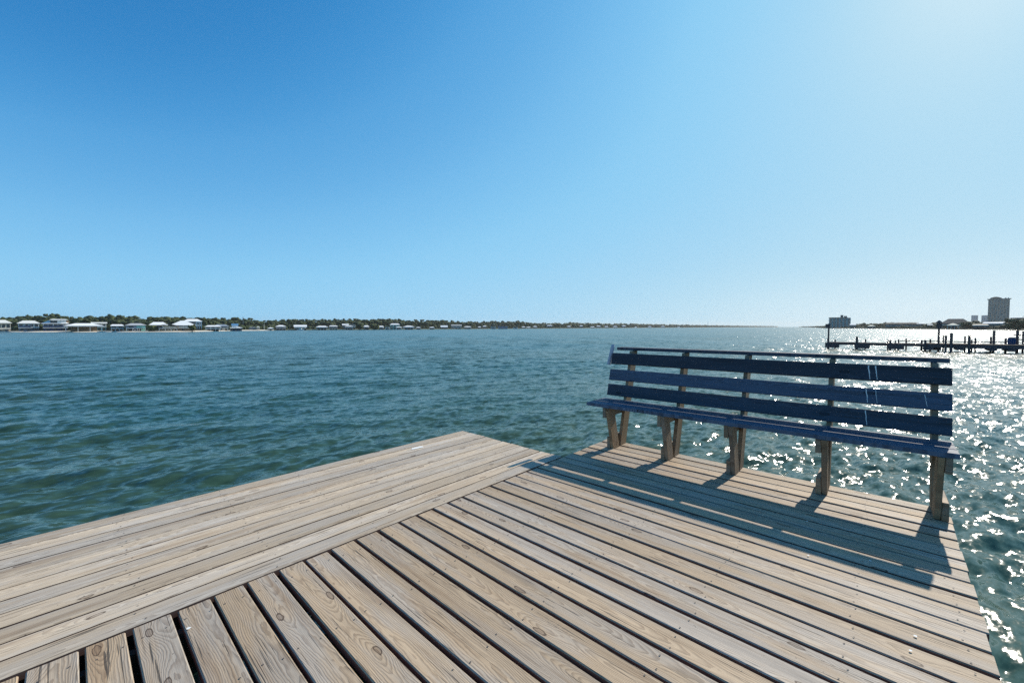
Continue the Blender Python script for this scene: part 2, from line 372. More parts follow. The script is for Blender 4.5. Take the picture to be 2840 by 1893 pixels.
# leg frames
frames = [(2.290, 1), (1.660, 1), (1.030, 1), (.345, 1), (-.308, -1)]
for y0, side in frames:
    y1 = y0 + .038
    def piece(name, quad):
        v = [(x - BO.x, y0 - BO.y, z) for x, z in quad] + [(x - BO.x, y1 - BO.y, z) for x, z in quad]
        n = len(quad)
        # put local x along the length for the grain
        a = Vector((quad[0][0] - BO.x, y0 - BO.y, quad[0][1])); b = Vector((quad[-1][0] - BO.x, y0 - BO.y, quad[-1][1]))
        d = (b - a).normalized(); yy = Vector((0, 1, 0)); nz = d.cross(yy)
        c = a
        Mx = Matrix(((d.x, nz.x, yy.x, c.x), (d.y, nz.y, yy.y, c.y), (d.z, nz.z, yy.z, c.z), (0, 0, 0, 1))); inv = Mx.inverted()
        vs = [inv @ Vector(p) for p in v]
        cen = sum((w_.y for w_ in vs)) / len(vs); 
        fs = [tuple(range(n)), tuple(range(2 * n - 1, n - 1, -1))] + [((i + 1) % n, i, n + i, n + (i + 1) % n) for i in range(n)]
        me = MB().quadmesh(vs, fs).mesh(name)
        o = link(name, me, M['bench'], bench); o.matrix_local = Mx
        bv = o.modifiers.new('ease', 'BEVEL'); bv.width = .004; bv.segments = 1
        return o
    piece('front_leg', [(4.190, 0), (4.336, 0), (4.196, .487), (4.050, .487)])
    piece('back_post', [(4.353, 0), (4.498, 0), (4.498 + LEAN * 1.105, 1.105), (4.353 + LEAN * 1.105, 1.105)])
    y0, y1 = (y1 + .001, y1 + .039) if side > 0 else (y0 - .039, y0 - .001)
    piece('seat_support', [(4.066, .372), (4.066, .487), (4.54, .487), (4.52, .372)][::1])
    piece('foot_block', [(4.172, 0), (4.172, .135), (4.506, .135), (4.506, 0)])
# grey strip fixed to the left end of the back
o = MB().tube([(4.612, 2.590, .925), (4.668, 2.563, 1.150), (4.675, 2.560, 1.178)], [.024, .024, .016], 14).build('rod_holder', M['pvc'], bench, (-BO.x, -BO.y, 0), smooth=False)
o['label'] = 'short grey plastic tube fixed to the left end of the backrest'
# white bird droppings running down the slats
def streak(o, zm, xf, y, hgt, wd, z0=0.):
    n = 9; mb = MB(); vs = []
    for i in range(n):
        f_ = i / (n - 1); zz = (f_ - .5) * hgt + z0; ww = wd * (.5 + .5 * f_ + random.uniform(-.2, .2)); off = random.uniform(-.002, .002) + (f_ - .5) * .012
        cx = xf + math.sin(la) / math.cos(la) * (zz) - .0016
        for s_ in (-1, 1): vs.append((cx - BO.x, y + off + s_ * ww / 2 - BO.y, zm + zz))
    mb.quadmesh(vs, [(2 * i, 2 * i + 1, 2 * i + 3, 2 * i + 2) for i in range(n - 1)])
    p = mb.build('bird_dropping', M['dropping'], None); p.parent = o; p.matrix_parent_inverse = BOARD_M[o.name].inverted()
for (o, zm, xf), ys in zip(slats, (((.108, .115, .010), (.062, .11, .009)), ((.118, .11, .007), (.058, .11, .004), (-.235, .09, .004)), ((.118, .115, .007),))):
    for y, hgt, wd in ys: streak(o, zm, xf, y, hgt, wd)
# spots of dropping and a pale stain on the decks
def blob(name, parent, org_, x, y, z, rx, ry, rot=0., mat=None):
    n = 14; vs = [(x - org_.x, y - org_.y, z - org_.z)]
    for i in range(n):
        a = 2 * math.pi * i / n; q = random.uniform(.7, 1.15); u, v = rx * q * math.cos(a), ry * q * math.sin(a)
        vs.append((x + u * math.cos(rot) - v * math.sin(rot) - org_.x, y + u * math.sin(rot) + v * math.cos(rot) - org_.y, z - org_.z))
    return MB().quadmesh(vs, [(0, 1 + i, 1 + (i + 1) % n) for i in range(n)]).build(name, mat or M['dropping'], parent)
blob('bird_dropping', walk, orgw, 2.68, 3.985, DECK + .0075, .085, .032, -.1)
for x, y, s_ in ((.975, .62, .011), (3.02, .33, .007), (2.55, -.12, .008), (2.42, -.10, .007), (3.2, .05, .006), (3.55, .4, .006), (.33, 2.36, .010)):
    blob('bird_dropping', platform, org, x, y, DECK + .0052, s_, s_ * .9)

# ------------------------------------------------------------------ far shore materials
M['sand'] = plain('beach_sand', (.62, .56, .46), .9, .12, .2)
M['soil'] = plain('shore_ground', (.07, .085, .045), .95, .35, .08)
M['soil2'] = plain('dark_bank', (.03, .038, .03), .95, .35, .08, .05)
def leaf(name, a, b):
    t = NT(name); tc = t.n('NewGeometry').outputs['Position']; n = t.noise(tc, .35, 4, .7)[0]
    t.bsdf(t.mix(t.ramp(n, .35, .65), a, b), .8, .15); return t.m
M['leaf'] = leaf('pine_and_oak_leaves', (.020, .034, .016), (.065, .085, .035))
M['leaf2'] = leaf('olive_leaves', (.045, .06, .022), (.10, .115, .045))
M['bark'] = plain('bark', (.09, .07, .055), .9, .3, 2.)
C = dict(condo=(.05, .36, .42), dkroof=(.03, .05, .06), white=(.78, .79, .78), offw=(.66, .66, .62), beige=(.62, .55, .44), navy=(.045, .075, .16), teal=(.20, .50, .48), mint=(.32, .70, .62), grey=(.40, .42, .43), blue=(.10, .25, .42),
         pink=(.62, .45, .42), brown=(.22, .16, .11), dark=(.05, .05, .055), slate=(.22, .27, .32), shade=(.16, .20, .26), tealdk=(.045, .12, .13), stone=(.25, .31, .30), cream=(.70, .66, .52), blgrey=(.30, .36, .44))
for k_, v in C.items(): M['c_' + k_] = plain('paint_' + k_, v, .8, .06, .6, .12)
t = NT('dark_window_glass'); t.bsdf((.02, .03, .04), .08, .5); M['glass'] = t.m
def cm(k_): return M['c_' + k_]

# ------------------------------------------------------------------ land
SHORE_L = [(-900, 215), (-300, 225), (0, 236), (400, 232), (540, 248), (640, 300), (760, 350), (900, 400), (1150, 470), (1450, 620), (1700, 900), (1900, 1400), (2060, 2300), (2160, 3600)]
SHORE_R = [(2215, 2600), (2262, 1000), (2290, 640), (2362, 560), (2450, 440), (2600, 345), (2760, 275), (2900, 235), (3400, 215)]
def shore(SH, px):
    for (a, da), (b, db) in zip(SH[:-1], SH[1:]):
        if a <= px <= b: f_ = (px - a) / (b - a); return math.exp(math.log(da) * (1 - f_) + math.log(db) * f_)
    return SH[0][1] if px < SH[0][0] else SH[-1][1]
def land(name, SH, rows, mat, jitter=2.0):
    """rows: (multiplier of depth, added metres, z)"""
    pxs = np.linspace(SH[0][0], SH[-1][0], 150); vs = []; n = len(rows)
    for px in pxs:
        j = (math.sin(px * .05) + math.sin(px * .021 + 1)) * jitter
        for mult, add, z in rows: vs.append(at(px, shore(SH, px) * mult + add + j, z))
    fs = [(i * n + k_, (i + 1) * n + k_, (i + 1) * n + k_ + 1, i * n + k_ + 1) for i in range(len(pxs) - 1) for k_ in range(n - 1)]
    return tag(MB().quadmesh(vs, fs).build(name, mat), None, None, None, 'structure')
land('beach', [p for p in SHORE_L if p[0] <= 760], [(1, -1.5, -.35), (1, 1.5, .22), (1, 7, .55), (1, 12, .62)], M['sand'], 1.5)
land('shore_land', SHORE_L, [(1, -.5, -.4), (1, 4, .30), (1, 9, .58), (1.15, 30, 1.2), (1.7, 200, 3.)], M['soil'], 1.5)
land('opposite_shore', SHORE_R, [(1, -1, -.4), (1, 2, .45), (1, 8, .8), (1.15, 30, 1.2), (1.8, 250, 2.5)], M['soil2'], 1.5)

# ------------------------------------------------------------------ woods: one mass of crowns
def ico():
    p = (1 + 5 ** .5) / 2
    v = [(-1, p, 0), (1, p, 0), (-1, -p, 0), (1, -p, 0), (0, -1, p), (0, 1, p), (0, -1, -p), (0, 1, -p), (p, 0, -1), (p, 0, 1), (-p, 0, -1), (-p, 0, 1)]
    f = [(0, 11, 5), (0, 5, 1), (0, 1, 7), (0, 7, 10), (0, 10, 11), (1, 5, 9), (5, 11, 4), (11, 10, 2), (10, 7, 6), (7, 1, 8), (3, 9, 4), (3, 4, 2), (3, 2, 6), (3, 6, 8), (3, 8, 9), (4, 9, 5), (2, 4, 11), (6, 2, 10), (8, 6, 7), (9, 8, 1)]
    v = [Vector(q).normalized() for q in v]; mid = {}; nf = []
    def m(a, b):
        k_ = (min(a, b), max(a, b))
        if k_ not in mid: v.append(((v[a] + v[b]) / 2).normalized()); mid[k_] = len(v) - 1
        return mid[k_]
    for a, b, c in f: x, y, z = m(a, b), m(b, c), m(c, a); nf += [(a, x, z), (b, y, x), (c, z, y), (x, y, z)]
    return np.array([tuple(q) for q in v]), np.array(nf)
IV, IF = ico()
class Clumps:
    def __init__(s): s.v = []; s.f = []; s.n = 0
    def add(s, c, rx, ry, rz):
        q = IV * (1 + rng.uniform(-.38, .30, (len(IV), 1))) * np.array([rx, ry, rz]) + np.array(c)
        s.v.append(q); s.f.append(IF + s.n); s.n += len(IV)
    def tree(s, base, h, r, kind=0, n=10):
        # rounded or flat-topped pine crown made of uneven clumps
        for _ in range(n):
            a = rng.random() * 6.283; d = r * .75 * math.sqrt(rng.random()); zz = base[2] + h * (rng.uniform(.40, .93) if kind else rng.uniform(.18, .90)) 
            q = r * rng.uniform(.34, .6); s.add((base[0] + d * math.cos(a), base[1] + d * math.sin(a), zz), q, q, q * rng.uniform(.5, .85))
        s.add((base[0], base[1], base[2] + h * .92), r * .4, r * .4, h * .09)
    def low(s, base, h, r):
        for _ in range(4):
            a = rng.random() * 6.283; d = r * .7 * rng.random(); q = r * rng.uniform(.4, .7)
            s.add((base[0] + d * math.cos(a), base[1] + d * math.sin(a), base[2] + h * rng.uniform(.2, .7)), q, q, h * rng.uniform(.25, .4))
    def build(s, name, mat, parent=None):
        v = np.concatenate(s.v); f = np.concatenate(s.f); me = bpy.data.meshes.new(name)
        me.vertices.add(len(v)); me.vertices.foreach_set('co', v.ravel().astype(np.float32))
        me.loops.add(f.size); me.loops.foreach_set('vertex_index', f.ravel().astype(np.int32))
        me.polygons.add(len(f)); me.polygons.foreach_set('loop_start', np.arange(0, f.size, 3, dtype=np.int32)); me.update(calc_edges=True)
        return link(name, me, mat, parent)
TOPS = [(-900, 872), (-200, 876), (0, 877), (50, 880), (100, 874), (150, 873), (200, 881), (240, 877), (330, 874), (390, 881), (430, 878), (500, 880), (600, 881), (680, 883), (735, 888), (800, 885), (900, 885), (1000, 886), (1075, 883), (1130, 888), (1200, 887),
        (1300, 892), (1440, 890), (1480, 896), (1600, 896), (1750, 898), (1850, 900), (1950, 901.5), (2050, 903), (2160, 904.5)]
def interp(T, x):
    for (a, ya), (b, yb) in zip(T[:-1], T[1:]):
        if a <= x <= b: return ya + (yb - ya) * (x - a) / (b - a)
    return T[0][1] if x < T[0][0] else T[-1][1]
cl = Clumps(); px = -420.
while px < 2150:
    d0 = shore(SHORE_L, px)
    for row, (mult, add, hh) in enumerate(((1.12, 30, .72), (1.18, 48, .88), (1.26, 70, 1.))):
        dd = (d0 * mult + add) * random.uniform(.98, 1.02); ppx = px + random.uniform(-6, 6)
        b = at(ppx, dd, 1.0); h = (hz(ppx, interp(TOPS, ppx) , dd) - 1.0) * hh * random.choice((.86, .92, .96, 1., 1.03, 1.10))
        cl.tree(b, h, random.uniform(2.8, 5.0) * (1 if d0 < 420 else 1.35 if d0 < 700 else 2.), random.random() < .3 and d0 < 420, 9 if d0 < 420 else 6)
    b = at(px, d0 * 1.06 + 22, .9); cl.low(b, random.uniform(2.5, 4.5), random.uniform(2., 3.5))
    px += 3.4 * 1128 / (d0 * 1.2 + 50) * (1 if d0 < 700 else 1.6)
tag(cl.build('shore_wood', M['leaf']), 'dark green pine and oak wood behind the far houses', 'wood', None, 'stuff')
TOPR = [(2262, 905), (2300, 903), (2360, 899), (2380, 897), (2400, 898), (2460, 894), (2560, 895), (2590, 897), (2640, 893), (2700, 890), (2740, 892), (2790, 888), (2900, 884), (3300, 880)]
cl = Clumps(); px = 2225.
while px < 3200:
    d0 = shore(SHORE_R, px)
    for mult, add, hh in ((1.08, 20, .75), (1.2, 45, 1.)):
        dd = (d0 * mult + add) * random.uniform(.98, 1.02); ppx = px + random.uniform(-5, 5)
        h = (hz(ppx, interp(TOPR, ppx), dd) - .8) * hh * random.choice((.8, .9, 1., 1.05)); h = max(h, 2.)
        cl.tree(at(ppx, dd, .8), h, random.uniform(2.6, 4.4), 0)
    b = at(px, d0 * 1.03 + 9, .6); cl.low(b, random.uniform(1.5, 3), random.uniform(2., 3.5))
    px += 4.2 * 1128 / (d0 * 1.1 + 30)
tag(cl.build('shore_wood', M['leaf']), 'low dark trees along the shore to the right', 'wood', None, 'stuff')
def lone_tree(name, label, cat, px, depth, ybase, ytop, wpx, mat='leaf', n=26):
    w = wpx * depth / 1128; z0 = hz(px, ybase, depth); z1 = hz(px, ytop, depth); h = z1 - z0; p = at(px, depth, z0)
    e = tag(empty(name, p), label, cat)
    c = Clumps()
    for _ in range(n):
        a = rng.random() * 6.283; f_ = rng.random(); d = w / 2 * .8 * math.sqrt(rng.random()) * math.sin(math.pi * (.25 + .65 * (1 - f_))); q = w * rng.uniform(.10, .2)
        c.add((d * math.cos(a), d * math.sin(a), h * (.18 + .72 * f_)), q, q, q * .8)
    c.build('crown', M[mat], e)
    MB().tube([(0, 0, -.6), (.1, 0, h * .35), (.05, .1, h * .7)], [w * .05 + .08, w * .04 + .05, .05], 8).build('trunk', M['bark'], e)
lone_tree('shrub', 'olive green rounded hedge shrub between the mint house and the brown timber house', 'shrub', 424, 241, 919, 902, 30, 'leaf2')
lone_tree('shore_tree', 'bare brown tree in front of the big white gabled roofs', 'tree', 533, 240, 918, 899, 20, 'leaf2')
lone_tree('shore_tree', 'dark round bush on the shore beside the cluster of white roofs', 'tree', 998, 420, 913, 898, 24)
lone_tree('shore_tree', 'brownish round tree standing at the waterline left of the teal house', 'tree', 1038, 430, 914, 898, 28, 'leaf2')
lone_tree('shore_tree', 'large dark green tree at the right edge in front of the low flat roof', 'tree', 2824, 250, 914, 884, 46)
lone_tree('shore_tree', 'dark tree at the foot of the tall tower', 'tree', 2797, 262, 913, 880, 24)
lone_tree('shore_tree', 'dull green tree between the big hipped roof and the pale towers', 'tree', 2682, 320, 911, 892, 30)

# ------------------------------------------------------------------ houses
def hip(mb, x0, x1, y0, y1, z0, z1, ridge=.45, th=.18):
    cy = (y0 + y1) / 2; r = (x1 - x0) * (1 - ridge) / 2
    b = [(x0, y0, z0), (x1, y0, z0), (x1, y1, z0), (x0, y1, z0)]
    lo = [(x, y, z - th) for x, y, z in b]; rd = [(x0 + r, cy, z1), (x1 - r, cy, z1)]
    return mb.quadmesh(b + lo + rd, [(0, 1, 9, 8), (1, 2, 9), (2, 3, 8, 9), (3, 0, 8), (7, 6, 5, 4), (0, 4, 5, 1), (1, 5, 6, 2), (2, 6, 7, 3), (3, 7, 4, 0)])
def gable(mb, x0, x1, y0, y1, z0, z1, th=.18):
    """ridge along y: the gable end faces the water"""
    cx = (x0 + x1) / 2
    return mb.quadmesh([(x0, y0, z0), (cx, y0, z1), (x1, y0, z0), (x0, y1, z0), (cx, y1, z1), (x1, y1, z0), (x0, y0, z0 - th), (cx, y0, z1 - th), (x1, y0, z0 - th), (x0, y1, z0 - th), (cx, y1, z1 - th), (x1, y1, z0 - th)],
        [(0, 1, 4, 3), (1, 2, 5, 4), (6, 9, 10, 7), (7, 10, 11, 8), (0, 6, 7, 1), (1, 7, 8, 2), (3, 4, 10, 9), (4, 5, 11, 10), (0, 3, 9, 6), (2, 8, 11, 5)])
HG = 'beach houses along the far shore'
def house(label, px0, px1, ytop, yeave, yfloor, ybase, depth, wall='white', roof='white', low='open', lowc='dark', style='hip', ridge=.5, wins=4, balc=None, deep=9., extra=None, group=HG, cat='house', yaw=0., name='beach_house'):
    pc = (px0 + px1) / 2; th = math.atan((pc - 1420) / 1128); s = depth / 1128 * math.cos(th); w = (px1 - px0) * s
    zt, ze, zf, zb = (hz(pc, y, depth) for y in (ytop, yeave, yfloor, ybase))
    e = tag(empty(name, at(pc, depth, zb), RZ - th + R(yaw)), label, cat, group)
    zt -= zb; ze -= zb; zf -= zb; ov = min(.7, w * .06); x0, x1 = -w / 2 + ov, w / 2 - ov
    if zf > .8:                                                   # raised on an open or walled lower storey
        MB().box(x0, x1, .9, deep, zf, ze).build('wall', cm(wall), e)
        MB().box(x0 - .1, x1 + .1, -.6, deep, zf - .28, zf - .003).build('floor_deck', cm('offw'), e)
        if low == 'open':
            MB().box(x0 + w * .12, x1 - w * .12, deep * .45, deep - .3, -.4, zf - .285).build('lower_wall', cm(lowc), e)
            n = max(3, int(w / 4.5))
            for i in range(n + 1): xx = x0 + .15 + (x1 - x0 - .3) * i / n; MB().box(xx - .12, xx + .12, -.45, -.2, -.5, zf - .285).build('post', cm('offw'), e)
        else:
            MB().box(x0 + .15, x1 - .15, 1.1, deep - .2, -.4, zf - .285).build('lower_wall', cm(lowc), e)
            for i in range(3): xx = x0 + (x1 - x0) * (i + .5) / 3; MB().box(xx - .6, xx + .6, 1.05, 1.097, .2, zf * .75).build('door', M['glass'], e)
    else:
        zf = 0.; MB().box(x0, x1, .9, deep, -.5, ze).build('wall', cm(wall), e)
    mb = MB()
    if style == 'hip': hip(mb, -w / 2, w / 2, -.3 if balc is None else -.9, deep + .6, ze + .19, max(zt, ze + .5), ridge)
    elif style == 'gable': gable(mb, -w / 2, w / 2, -.4, deep + .6, ze + .19, max(zt, ze + .6))
    elif style == 'side':                                         # ridge along x
        cy = deep / 2; za, zz = ze + .19, max(zt, ze + .5)
        mb.quadmesh([(-w / 2, -.5, za), (w / 2, -.5, za), (w / 2, deep + .5, za), (-w / 2, deep + .5, za), (-w / 2, cy, zz), (w / 2, cy, zz)] + [(-w / 2, -.5, za - .18), (w / 2, -.5, za - .18), (w / 2, deep + .5, za - .18), (-w / 2, deep + .5, za - .18)],
            [(0, 1, 5, 4), (2, 3, 4, 5), (6, 9, 8, 7), (0, 6, 7, 1), (2, 8, 9, 3), (3, 9, 6, 0, 4), (1, 7, 8, 2, 5)])
    mb.build('roof', cm(roof), e)
    hwin = (ze - zf); bx0, bx1 = (x0, x1)
    for i in range(wins):
        xx = bx0 + (bx1 - bx0) * (i + .5) / wins; ww = min(1.1, (bx1 - bx0) / wins * .33)
        o = MB().box(xx - ww, xx + ww, .84, .897, zf + hwin * .22, zf + hwin * .8).build('window', M['glass'], e)
        if px1 - px0 > 30: MB().box(xx - ww - .14, xx + ww + .14, .862, .8985, zf + hwin * .22 - .14, zf + hwin * .22 - .003).build('sill', cm('white'), o)
    if balc:
        a, b, bc = balc; xa, xb = x0 + (x1 - x0) * a, x0 + (x1 - x0) * b
        MB().box(xa, xb, -.58, -.5, zf + .25, zf + 1.0).build('railing', cm(bc), e)
        n = max(2, int((xb - xa) / 3.5))
        for i in range(n + 1): xx = xa + .1 + (xb - xa - .2) * i / n; MB().box(xx - .09, xx + .09, -.48, -.3, zf, ze).build('balcony_post', cm('white'), e)
    if extra: extra(e, s, zb, x0, x1, zf, ze, zt, deep)
    return e
def xa(px, pc, s): return (px - pc) * s
def dormer(e, s, zb, x0, x1, zf, ze, zt, deep):
    c = x0 + (x1 - x0) * .60; MB().box(c - 2.6, c + 3.4, -.2, 4.5, ze + .2, zt + .35).build('dormer', cm('white'), e)
    MB().box(c - 3., c - .2, -.25, -.203, ze + .5, zt - .1).build('window', M['glass'], e)
    hip(MB(), c - 3.4, c + 4.2, -1., 5., zt + .5, zt + .9, .7).build('dormer_roof', cm('white'), e)
    MB().box(c + 3.6, c + 4.6, 1.5, 2.6, ze, zt + .2).build('chimney', cm('brown'), e)
def stairs(side):
    def f(e, s, zb, x0, x1, zf, ze, zt, deep):
        xs = x1 if side > 0 else x0; top = max(zf, 1.5)
        m = MB()
        for i in range(9): q = i / 8; m.box(xs + side * (.3 + q * 3.2) - .25, xs + side * (.3 + q * 3.2) + .25, -1.9, -.7, top * (1 - q) - .12, top * (1 - q))
        m.build('stairs', cm('offw'), e)
        MB().bar((xs + side * .3, -1.9, top + .8), (xs + side * 3.5, -1.9, .8), .1, .1).build('handrail', cm('white'), e)
    return f
def mint(e, s, zb, x0, x1, zf, ze, zt, deep):
    MB().box(x1 - (x1 - x0) * .48, x1, .70, .895, zf + .1, ze - .05).build('siding_panel', cm('mint'), e)
    MB().box(x1 - (x1 - x0) * .25, x1 - .2, .85, 1.09, -.3, zf - .29).build('lower_panel', cm('mint'), e)
    a = x0 + (x1 - x0) * .33
    for p, q in (((a, -.9, 0), (a + 2.1, -.9, 1.9)), ((a, -.9, 1.9), (a + 2.1, -.9, 0)), ((a, -.9, 1.95), (a + 2.1, -.9, 1.95)), ((a, -.9, -.3), (a, -.9, 2.3)), ((a + 2.1, -.9, -.3), (a + 2.1, -.9, 2.3))):
        MB().bar(p, q, .16, .12).build('brace', cm('white'), e)
def cupola(e, s, zb, x0, x1, zf, ze, zt, deep):
    w = x1 - x0; MB().box(x0 + w * .14, x0 + w * .66, 2.5, 6.5, ze, zt + 1.0).build('upper_wall', cm('white'), e)
    mb = MB(); cy = 4.5; a, b = x0 + w * .10, x0 + w * .70; za, zz = zt + .9, zt + 2.6
    mb.quadmesh([(a, 2., za), (b, 2., za), (b, 7, za), (a, 7, za), (a, cy, zz), (b, cy, zz)], [(0, 1, 5, 4), (2, 3, 4, 5), (0, 4, 3), (1, 2, 5), (3, 2, 1, 0)]).build('upper_roof', cm('blue'), e)
def tower_frame(e, s, zb, x0, x1, zf, ze, zt, deep):
    w = x1 - x0; a = x1 - w * .26
    for i in range(3): MB().box(a + i * w * .13 - .18, a + i * w * .13 + .18, -.95, -.6, zf - 2., ze).build('porch_column', cm('white'), e)
    MB().box(a - .3, x1 + .2, -1., -.55, ze - .5, ze - .01).build('porch_beam', cm('white'), e)
H = house
H('beige house with pale hipped roof at the left edge of the shore', -40, 36, 886.5, 896, 912, 919.5, 243, 'beige', 'offw', 'wall', 'beige', wins=5)
H('two storey house with navy balcony and pale hipped roof, second from left', 48, 114, 888.5, 897, 908, 919.5, 245, 'white', 'offw', 'wall', 'shade', balc=(0, .62, 'navy'), wins=4)
H('two storey house with white dormer and chimney next to the navy balcony house', 116, 194, 888.5, 897.5, 908, 920, 247, 'blgrey', 'white', 'wall', 'navy', balc=(0, .85, 'navy'), wins=5, extra=dormer)
H('low wide house under a broad white hipped roof', 178, 290, 896, 903.6, 904, 920.5, 236, 'shade', 'white', 'open', 'brown', ridge=.42, wins=0, extra=None)
H('taller white house rising behind the broad low white roof', 253, 299, 893, 897, 906, 918, 262, 'offw', 'offw', 'wall', 'teal', 'side', wins=3)
H('small white roofed house with open posts and a white staircase', 306, 346, 899, 904, 910, 919.5, 240, 'grey', 'white', 'open', 'dark', ridge=.7, wins=2, extra=stairs(1))
H('grey roofed house with bright mint green siding and white cross brace', 347, 409, 896, 902.5, 909.5, 919.5, 240, 'blgrey', 'grey', 'open', 'dark', ridge=.45, wins=2, extra=mint)
H('house with long white metal roof behind the olive hedge', 413, 468, 892.5, 901.5, 909, 918, 262, 'cream', 'white', 'wall', 'brown', ridge=.5, wins=3)
H('weathered brown timber house with a pale porch', 438, 496, 897, 903.5, 910, 918.5, 243, 'brown', 'brown', 'open', 'beige', 'gable', wins=3, balc=(.2, .95, 'beige'))
H('house under the largest white gabled roof near the sandy point', 472, 546, 888.5, 902.5, 909.5, 918.5, 250, 'shade', 'white', 'wall', 'brown', ridge=.18, wins=4, balc=(.05, .95, 'offw'))
H('tallest white house with a square columned porch behind the sandy point', 508, 563, 884, 891.5, 903, 917, 275, 'blgrey', 'white', 'wall', 'brown', ridge=.5, wins=3, extra=tower_frame)
H('low white roofed house just right of the sandy point', 568, 616, 901.5, 906, 911, 917.5, 275, 'offw', 'white', 'open', 'dark', ridge=.6, wins=3)
H('grey blue roofed house with white deck facing the water', 592, 637, 899, 905, 908.5, 917, 295, 'grey', 'slate', 'wall', 'offw', ridge=.5, wins=3)
H('round white roofed boathouse with a small blue roofed upper floor', 637, 674, 906.5, 909.2, 909.4, 917.5, 305, 'blue', 'white', 'wall', 'navy', ridge=.5, wins=0, extra=cupola, cat='boathouse', name='boathouse')
H('low dark shed beside a small white box on the shore', 690, 712, 907, 909, 912, 917, 335, 'dark', 'slate', 'wall', 'dark', wins=1, cat='shed')
H('small white box hut on the dark shore', 712, 721, 905.5, 907, 910.5, 917, 335, 'cream', 'white', 'open', 'dark', wins=1, cat='shed')
H('small open gazebo with white hipped roof left of the pink house', 742, 760, 907.5, 910.5, 911, 916, 345, 'dark', 'white', 'open', 'dark', ridge=.15, wins=0, cat='gazebo', name='gazebo')
H('pink house with white hipped roof', 764, 795, 901, 905.5, 909.5, 916, 358, 'pink', 'white', 'wall', 'pink', ridge=.3, wins=3, balc=(0, 1, 'pink'))
H('white boathouse with long pale metal roof above a moored boat', 815, 852, 900.5, 906.5, 909.5, 915.5, 372, 'offw', 'white', 'wall', 'dark', 'side', wins=0, cat='boathouse', name='boathouse')
H('low white hipped roof house just right of the metal roofed boathouse', 876, 911, 903, 907, 909, 914.5, 395, 'shade', 'white', 'open', 'dark', ridge=.5, wins=3)
H('white roofed house with pinkish walls', 912, 938, 902, 905, 908.5, 914.5, 400, 'pink', 'white', 'wall', 'beige', ridge=.6, wins=2)
H('house with white slanted roof above the first of two stacked white roofs', 949, 968, 897.5, 901.5, 905, 912, 445, 'shade', 'white', 'wall', 'dark', 'side', wins=1)
H('bright white gabled house left of the dark round bush', 968, 987, 898, 901, 906, 913.5, 425, 'white', 'white', 'wall', 'offw', 'gable', wins=2)
H('long low white roof in front of the bright white gabled house', 955, 980, 903, 905.5, 909, 914, 412, 'grey', 'white', 'open', 'dark', wins=2)
H('white roof showing between two round bushes', 1008, 1025, 902, 906, 909, 913.5, 430, 'offw', 'white', 'wall', 'dark', wins=1)
H('small white house right of the brownish tree', 1049, 1066, 903, 906.5, 909, 914, 435, 'white', 'white', 'wall', 'offw', wins=1)
H('little white boathouse left of the teal house', 1068, 1082, 904, 907.5, 910, 914, 430, 'white', 'white', 'open', 'dark', 'gable', wins=1, cat='boathouse', name='boathouse')
H('tall teal house with white hipped roof', 1081, 1110, 896.5, 900.5, 905, 913, 455, 'teal', 'white', 'wall', 'teal', ridge=.6, wins=3)
H('white porch roofed cottage in front of the teal house', 1098, 1116, 905.5, 907.5, 910, 913.8, 440, 'offw', 'white', 'open', 'dark', wins=1)
H('wide white hipped roof house right of the teal house', 1117, 1151, 902.5, 906.5, 909, 913.8, 445, 'blgrey', 'white', 'open', 'dark', ridge=.3, wins=3)
H('small white roofed gazebo beside the wide hipped house', 1153, 1168, 906.5, 908.5, 908.8, 913.5, 455, 'dark', 'white', 'open', 'dark', ridge=.3, wins=0, cat='gazebo', name='gazebo')
H('lone white roofed gazebo over the dark shore', 1190, 1206, 906, 908.2, 908.6, 913.5, 465, 'dark', 'white', 'open', 'dark', ridge=.3, wins=0, cat='gazebo', name='gazebo')
H('house with plain white slab roof against the trees', 1222, 1242, 902, 907, 908, 911.5, 520, 'shade', 'white', 'wall', 'dark', 'side', wins=1)
H('pale grey house with many windows and outside stairs', 1251, 1281, 900, 903, 906.5, 912.3, 535, 'offw', 'grey', 'wall', 'grey', 'side', wins=4, extra=stairs(1))
H('pale low house right of the grey house with stairs', 1286, 1308, 904, 907, 909, 912, 545, 'grey', 'offw', 'wall', 'shade', wins=2)
H('narrow white gabled house left of the blue house', 1360, 1376, 899, 906, 908, 912, 560, 'offw', 'white', 'wall', 'grey', 'gable', wins=1)
H('blue house with white roof corner', 1380, 1409, 899.5, 905, 908, 912, 570, 'blue', 'blgrey', 'wall', 'blue', 'gable', wins=2)
H('white steep gabled house right of the blue house', 1422, 1437, 902, 908, 909.5, 911.8, 585, 'white', 'white', 'wall', 'offw', 'gable', wins=1)
ORD = 'first second third fourth fifth sixth seventh eighth ninth tenth eleventh twelfth thirteenth fourteenth fifteenth sixteenth seventeenth'.split()
for io, (px, w, yt) in enumerate(((1330, 10, 905), (1344, 12, 903), (1452, 11, 905), (1466, 14, 906), (1484, 12, 904), (1524, 18, 901), (1578, 11, 903.5), (1612, 10, 902), (1643, 14, 905), (1660, 14, 903), (1682, 12, 904), (1706, 13, 904), (1730, 13, 902), (1763, 8, 906), (1802, 11, 904), (1838, 12, 903.5), (1882, 9, 906))):
    d = shore(SHORE_L, px) * 1.02 + 14
    e = house(ORD[io] + ' tiny white roofed house from the left along the hazy far tree line', px - w / 2, px + w / 2, yt, yt + 2, yt + 2.1, yt + 5, d, 'grey', 'white', 'wall', 'shade', 'hip', wins=0, deep=8., group='tiny houses in the hazy distance')

